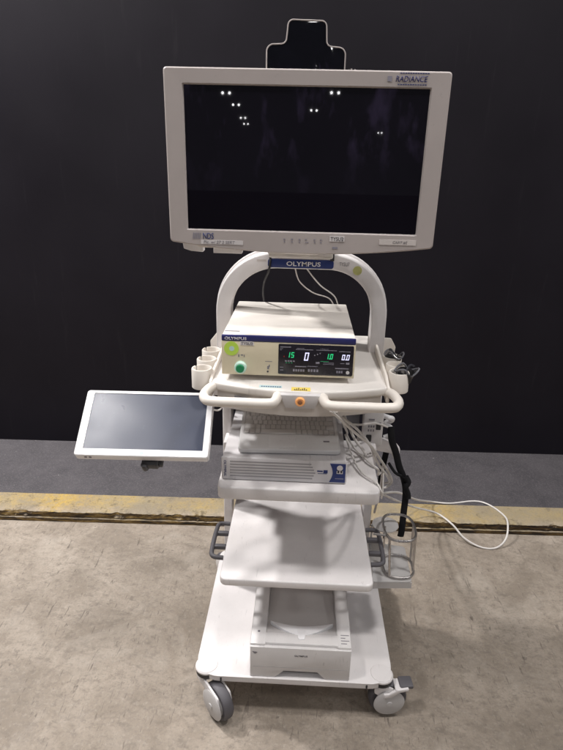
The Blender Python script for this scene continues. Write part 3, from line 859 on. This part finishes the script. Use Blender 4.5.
# curved paper stop with a tongue
pts = []
xm = (ix0 + ix1) / 2
for i in range(17):
    t = i / 16; pts.append((ix0 + .010 + (ix1 - ix0 - .020) * t, ry0 + .098 - .052 * math.sin(PI * t)))
for i in range(17):
    t = 1 - i / 16; pts.append((ix0 + .010 + (ix1 - ix0 - .020) * t, ry0 + .100 - .018 * math.sin(PI * t)))
c = MB(); c.prism(pts, .270, .2845, bev=.001); c.prism(rpoly([(xm - .014, ry0 + .075), (xm - .011, ry0 + .028), (xm + .011, ry0 + .028), (xm + .014, ry0 + .075)], .009), .2795, .2855, bev=.002)
obj('paper_stop', c, M['white'], pr)
# front drawer with a hand cut-out along the bottom
cut = [(rx0 + .001, rz1 - .008), (rx0 + .001, rz0), (xm - .078, rz0), (xm - .052, rz0 + .027), (xm + .052, rz0 + .027), (xm + .078, rz0), (rx1 - .001, rz0), (rx1 - .001, rz1 - .008)]
c = MB(); c.prism(cut, ry0, ry0 + .012, 'y', .003); fd = obj('front_drawer', c, M['printer'], pr)
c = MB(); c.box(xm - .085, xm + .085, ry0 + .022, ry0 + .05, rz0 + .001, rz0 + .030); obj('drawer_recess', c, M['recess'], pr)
c = MB(); c.box(rx0 + .010, rx1 - .010, ry0 - .0004, ry0 + .001, .1975, .1983); obj('seam', c, M['slot'], fd)
letters('OLYMPUS', xm, ry0 - .0006, .2475, .040, M['ink'], fd, .0062, bold=.012)
c = MB()
c.prism([(rx0 + .008, .258), (rx0 + .024, .256), (rx0 + .019, .249), (rx0 + .013, .250)], ry0 - .0006, ry0, 'y')
obj('print', c, M['ink2'], fd)
c = MB()
for i, w_ in enumerate((.018, .026, .014, .026)): c.box(ix1 + .012, ix1 + .012 + w_, ry0 + .020 + i * .011, ry0 + .0225 + i * .011, rz1, rz1 + .0006)
obj('print', c, M['ink2'], pr)
c = MB(); c.disc((rx0 + .024, ry0 + .055, rz1), .004, .0006, 'z', 16); obj('status_light', c, M['ink2'], pr)

# ------------------------------------------------------------------ touch display on the left
td = thing('touch_display', 'small white-framed touch display tilted upward on the left side arm', 'display', (-.418, 1.395, .983), (R(-52), 0, R(2.0)))
TW, TH = .180, .100
c = MB()
O = rrect(-TW, TW, -TH, TH, .008, 5, 4); O2 = rrect(-TW + .002, TW - .002, -TH + .002, TH - .002, .007, 5, 4); I1 = rrect(-TW + .021, TW - .017, -TH + .020, TH - .009, .002, 5, 4)
b2 = bmesh.new(); n = len(O)
loops = [(O, .026), (O, .002), (O2, 0), (I1, .0003), (I1, .004)]
L = [[b2.verts.new((u, y_, v)) for u, v in lp] for lp, y_ in loops]
for a_ in range(4):
    for i in range(n): b2.faces.new((L[a_][i], L[a_][(i + 1) % n], L[a_ + 1][(i + 1) % n], L[a_ + 1][i]))
b2.faces.new(L[0]); bmesh.ops.recalc_face_normals(b2, faces=b2.faces); c.add(b2)
fb = obj('frame', c, M['white'], td, local=True)
c = MB(); c.box(-TW + .0205, TW - .0165, .002, .0038, -TH + .0195, TH - .0085); obj('screen', c, M['touch'], td, local=True)
c = MB(); c.prism(rrect(-TW + .02, TW - .02, -TH + .015, TH - .015, .02), .0262, .048, 'y', .008); obj('rear_housing', c, M['white'], td, local=True)
c = MB(); c.disc((0, -.0006, -TH + .010), .005, .001, 'y', 20); obj('logo', c, M['pale'], fb, local=True)
c = MB(); c.disc((-TW + .030, .012, -TH - .0012), .004, .0016, 'z', 12); obj('port', c, M['ink2'], fb, local=True)
c = MB(); c.disc((-TW + .042, .012, -TH - .0012), .004, .0016, 'z', 12); obj('port', c, M['ink2'], fb, local=True)
c = MB(); c.box(-.02, .045, .048, .075, -.07, .03, .004); c.disc((.01, .055, -.085), .012, .03, 'y', 16, .002); c.box(.02, .05, .045, .065, -.105, -.06, .004); c.box(-.004, .040, .030, .060, -.112, -.085, .004); c.disc((.004, .03, -.110), .009, .03, 'y', 16, .002); obj('mount', c, M['black'], td, local=True)

# ------------------------------------------------------------------ smoked caps in the right cups
def cap(x, y, rz, lab):
    t_ = thing('suction_cap', lab, 'plastic cap', (x, y, 1.105), (R(8), R(6), rz))
    c = MB(); c.lathe([(.0200, 0), (.0215, .018), (.0245, .030), (.0230, .030), (.0200, .018), (.0185, .002), (0, .002), (0, 0)], 30); obj('cup_body', c, M['black'], t_, local=True)
    c = MB(); pts = []
    for i in range(24):
        a = 2 * PI * i / 24; rr = .027 + .006 * math.cos(2 * a); pts.append((rr * math.cos(a), rr * math.sin(a), .034 + .009 * math.cos(3 * a + .6)))
    c.tube(pts, .0024, 8, closed=True)
    obj('wavy_rim', c, M['rim'], t_, local=True)
    c = MB(); b2 = bmesh.new()
    ra = [b2.verts.new(p) for p in pts]; rb = [b2.verts.new((.021 * math.cos(2 * PI * i / 24), .021 * math.sin(2 * PI * i / 24), .012)) for i in range(24)]
    for i in range(24): b2.faces.new((ra[i], ra[(i + 1) % 24], rb[(i + 1) % 24], rb[i]))
    c.add(b2); obj('clear_skirt', c, M['smoke'], t_, local=True)
    c = MB(); c.tube([(-.004, -.008, .018), (.0, 0, .036), (.010, .006, .046), (.020, .004, .044)], .0035, 8, smooth=4); obj('spout', c, M['smoke'], t_, local=True)
    return t_
cap(.290, 1.475, R(10), 'smoked clear plastic cap in the front cup at the right of the tray')
cap(.276, 1.600, R(120), 'smoked clear plastic cap in the rear cup at the right, nearer the arch')

# ------------------------------------------------------------------ straps and cables
def strap_obj(name, pts, w, lab):
    c = MB(); c.tube(pts, w, 12, smooth=6, flat=(.0045, w))
    return tag(obj(name, c, M['strap']), lab, 'strap')
strap_obj('strap', [(.312, 1.722, .845), (.318, 1.715, .80), (.335, 1.712, .755), (.352, 1.712, .70), (.372, 1.712, .655), (.384, 1.712, .60), (.382, 1.70, .53), (.380, 1.69, .46), (.378, 1.69, .435)], .0115,
          'long black webbing strap hanging from the hook into the wire bottle cage')
strap_obj('strap', [(.312, 1.76, .735), (.306, 1.757, .69), (.302, 1.755, .64), (.300, 1.755, .585)], .0105,
          'short black webbing strap hanging under the hook bracket behind the middle shelf')
c = MB(); c.tube([(.376, 1.704, .668), (.386, 1.700, .648), (.378, 1.696, .632), (.390, 1.702, .60), (.392, 1.700, .585)], .010, 10, smooth=4); c.tube([(.316, 1.72, .71), (.338, 1.705, .682), (.36, 1.70, .672)], .005, 8, smooth=3)
tag(obj('strap_buckle', c, M['strap']), 'black bunched velcro loop wrapped around the long hanging strap', 'strap loop')

def cable(pts, r, lab, mat='cable', group=None, cat='cable', name='cable'):
    c = MB(); c.tube(pts, r, 9, smooth=8)
    return tag(obj(name, c, M[mat]), lab, cat, group)
# long loop lying over the kerb and onto the floor
cable([(.150, 1.66, .905), (.178, 1.60, .86), (.215, 1.58, .815), (.250, 1.66, .70), (.272, 1.73, .60), (.310, 1.76, .565), (.42, 2.0, .42), (.56, 2.27, .22), (.68, 2.47, .085), (.79, 2.50, .060), (.92, 2.53, .060),
       (.985, 2.50, .062), (1.030, 2.41, .064), (1.026, 2.335, .066), (1.000, 2.265, .030), (.945, 2.225, .006), (.875, 2.225, .006), (.805, 2.262, .026), (.755, 2.310, .066), (.69, 2.370, .085), (.55, 2.27, .18), (.40, 1.98, .40), (.318, 1.78, .545), (.285, 1.74, .565)], .0044,
      'long white cable looping from the cart over the yellow kerb onto the floor')
# bunch of leads from behind the right grip
cable([(.085, 1.345, 1.062), (.105, 1.40, 1.03), (.135, 1.46, .985), (.175, 1.52, .93), (.225, 1.58, .85), (.270, 1.66, .74), (.318, 1.72, .655), (.326, 1.735, .625), (.305, 1.77, .60), (.285, 1.80, .60)], .0040,
      'white lead running from under the right grip down past the shelf corner to the hook')
cable([(.10, 1.36, 1.055), (.120, 1.44, .995), (.148, 1.50, .955), (.190, 1.56, .925), (.25, 1.66, .885), (.30, 1.72, .845)], .0034,
      'white lead sagging from the right grip across to the power panel')
cable([(.105, 1.37, 1.055), (.125, 1.45, .985), (.150, 1.55, .905), (.160, 1.63, .85), (.185, 1.62, .812), (.225, 1.53, .811), (.250, 1.52, .795), (.268, 1.62, .72), (.300, 1.735, .67)], .0036,
      'white lead dropping beside the keyboard onto the rear of the middle shelf')
cable([(.088, 1.35, 1.058), (.115, 1.385, 1.02), (.165, 1.45, .95), (.225, 1.55, .86), (.275, 1.65, .76), (.322, 1.73, .665), (.345, 1.78, .60), (.33, 1.80, .565), (.30, 1.77, .575)], .0042,
      'white lead sweeping in a straight diagonal from the right grip to the hook bracket')
cable([(.152, 1.62, .86), (.172, 1.55, .82), (.195, 1.47, .811), (.232, 1.42, .809), (.246, 1.40, .79), (.258, 1.46, .735), (.280, 1.58, .69), (.303, 1.735, .68)], .0030,
      'thin pale lead lying over the right front corner of the middle shelf')
cable([(-.098, 1.53, 1.452), (-.099, 1.60, 1.43), (-.100, 1.6905, 1.405), (-.100, 1.6925, 1.38), (-.105, 1.70, 1.355), (-.122, 1.76, 1.31), (-.127, 1.80, 1.26), (-.12, 1.86, 1.20)], .0035,
      'black monitor cable dropping over the left end of the blue name band', mat='black')
cable([(.010, 1.72, 1.365), (.030, 1.78, 1.33), (.060, 1.83, 1.29), (.110, 1.87, 1.245), (.13, 1.90, 1.18)], .0022,
      'thin white lead hanging under the arch, the right of two, straight', group=None)
cable([(-.025, 1.72, 1.365), (-.010, 1.79, 1.31), (.035, 1.84, 1.265), (.095, 1.88, 1.235), (.12, 1.91, 1.17)], .0020,
      'thin grey lead hanging under the arch, the left of two, more curved', mat='tape')
cable([(-.30, 1.70, .985), (-.285, 1.72, .94), (-.262, 1.73, .905), (-.238, 1.72, .905)], .0028, 'thin white lead running from the arm mount to the left column, upper one')
cable([(-.31, 1.66, .92), (-.285, 1.70, .893), (-.262, 1.72, .885), (-.238, 1.70, .93)], .0028, 'thin white lead sagging behind the touch display edge, lower one')

# ------------------------------------------------------------------ light
w = bpy.data.worlds.new('World'); sc.world = w; w.use_nodes = True
bg = w.node_tree.nodes['Background']
wt = w.node_tree
# dim hall around the cart: even grey with a few faint violet window-like areas low down, far behind the photographer
tcw = wt.nodes.new('ShaderNodeTexCoord'); mpw = wt.nodes.new('ShaderNodeMapping'); mpw.inputs['Scale'].default_value = (1, .3, .42)
wt.links.new(tcw.outputs['Generated'], mpw.inputs['Vector'])
nw = N(wt, 'ShaderNodeTexNoise', Scale=17.0, Detail=5.0, Roughness=.62); wt.links.new(mpw.outputs['Vector'], nw.inputs['Vector'])
sw = wt.nodes.new('ShaderNodeSeparateXYZ'); wt.links.new(tcw.outputs['Generated'], sw.inputs[0])
zr = wt.nodes.new('ShaderNodeMapRange'); zr.inputs['From Min'].default_value = -.2; zr.inputs['From Max'].default_value = .2; wt.links.new(sw.outputs['Z'], zr.inputs['Value'])
band_ = ramp(wt, zr.outputs['Result'], [(.10, 0), (.48, .25), (.58, 1), (.78, .7), (.86, 0)])
patch = ramp(wt, nw.outputs['Fac'], [(.53, 0), (.66, 1)])
behind = N(wt, 'ShaderNodeMath', operation='LESS_THAN'); behind.inputs[1].default_value = -.4; wt.links.new(sw.outputs['Y'], behind.inputs[0])
f_ = mix(wt, 1, mix(wt, 1, band_, patch, 'MULTIPLY'), behind.outputs[0], 'MULTIPLY')
wt.links.new(mix(wt, f_, (.92, .93, 1.0), (5.5, 4.2, 8.0)), bg.inputs['Color'])
bg.inputs['Strength'].default_value = .115
def lamp(name, loc, size, power, col=(1, .972, .955), target=None):
    d = bpy.data.lights.new(name, 'AREA'); d.shape = 'DISK'; d.size = size; d.energy = power; d.color = col
    o = bpy.data.objects.new(name, d); COL.objects.link(o); o.location = loc
    if target:
        v = Vector(target) - Vector(loc); o.rotation_euler = v.to_track_quat('-Z', 'Y').to_euler()
    return o
lamp('ceiling_or_fill_lamp', (-2.5, 1.9, 4.8), .45, 85)
lamp('ceiling_or_fill_lamp', (-2.3, 2.62, 3.9), .35, 170)  # wall wash, added to brighten the upper left of the wall
lamp('ceiling_or_fill_lamp', (2.3, 1.1, 4.9), .45, 92)
lamp('ceiling_or_fill_lamp', (-1.9, .5, 4.9), .40, 70)
lamp('ceiling_or_fill_lamp', (.3, .4, 4.9), .40, 45)
lamp('ceiling_or_fill_lamp', (.4, -3.4, 4.9), .5, 55)
lamp('ceiling_or_fill_lamp', (-4.2, -1.6, 4.9), .5, 35)  # fill lamp, added to even out the light on the floor
lamp('ceiling_or_fill_lamp', (4.4, -1.2, 4.9), .5, 45)  # second added fill lamp, softens the cart's shadow on the floor
# the far rows of twin lamps that the screen mirrors
for x, y in ((-3.64, -24.25), (-3.83, -29.5), (-4.42, -38.5), (-4.84, -44.6), (1.06, -23.4), (.27, -31.8), (6.49, -53.0)):
    for dx in (-.15, .15): lamp('far_ceiling_lamp', (x + dx, y, 4.5), .10, 1.6, (1, .98, 1), target=(0, 1.4, 1.5))

sc.view_settings.view_transform = 'Standard'; sc.view_settings.look = 'None'
sc.view_settings.exposure = 0; sc.view_settings.gamma = 1
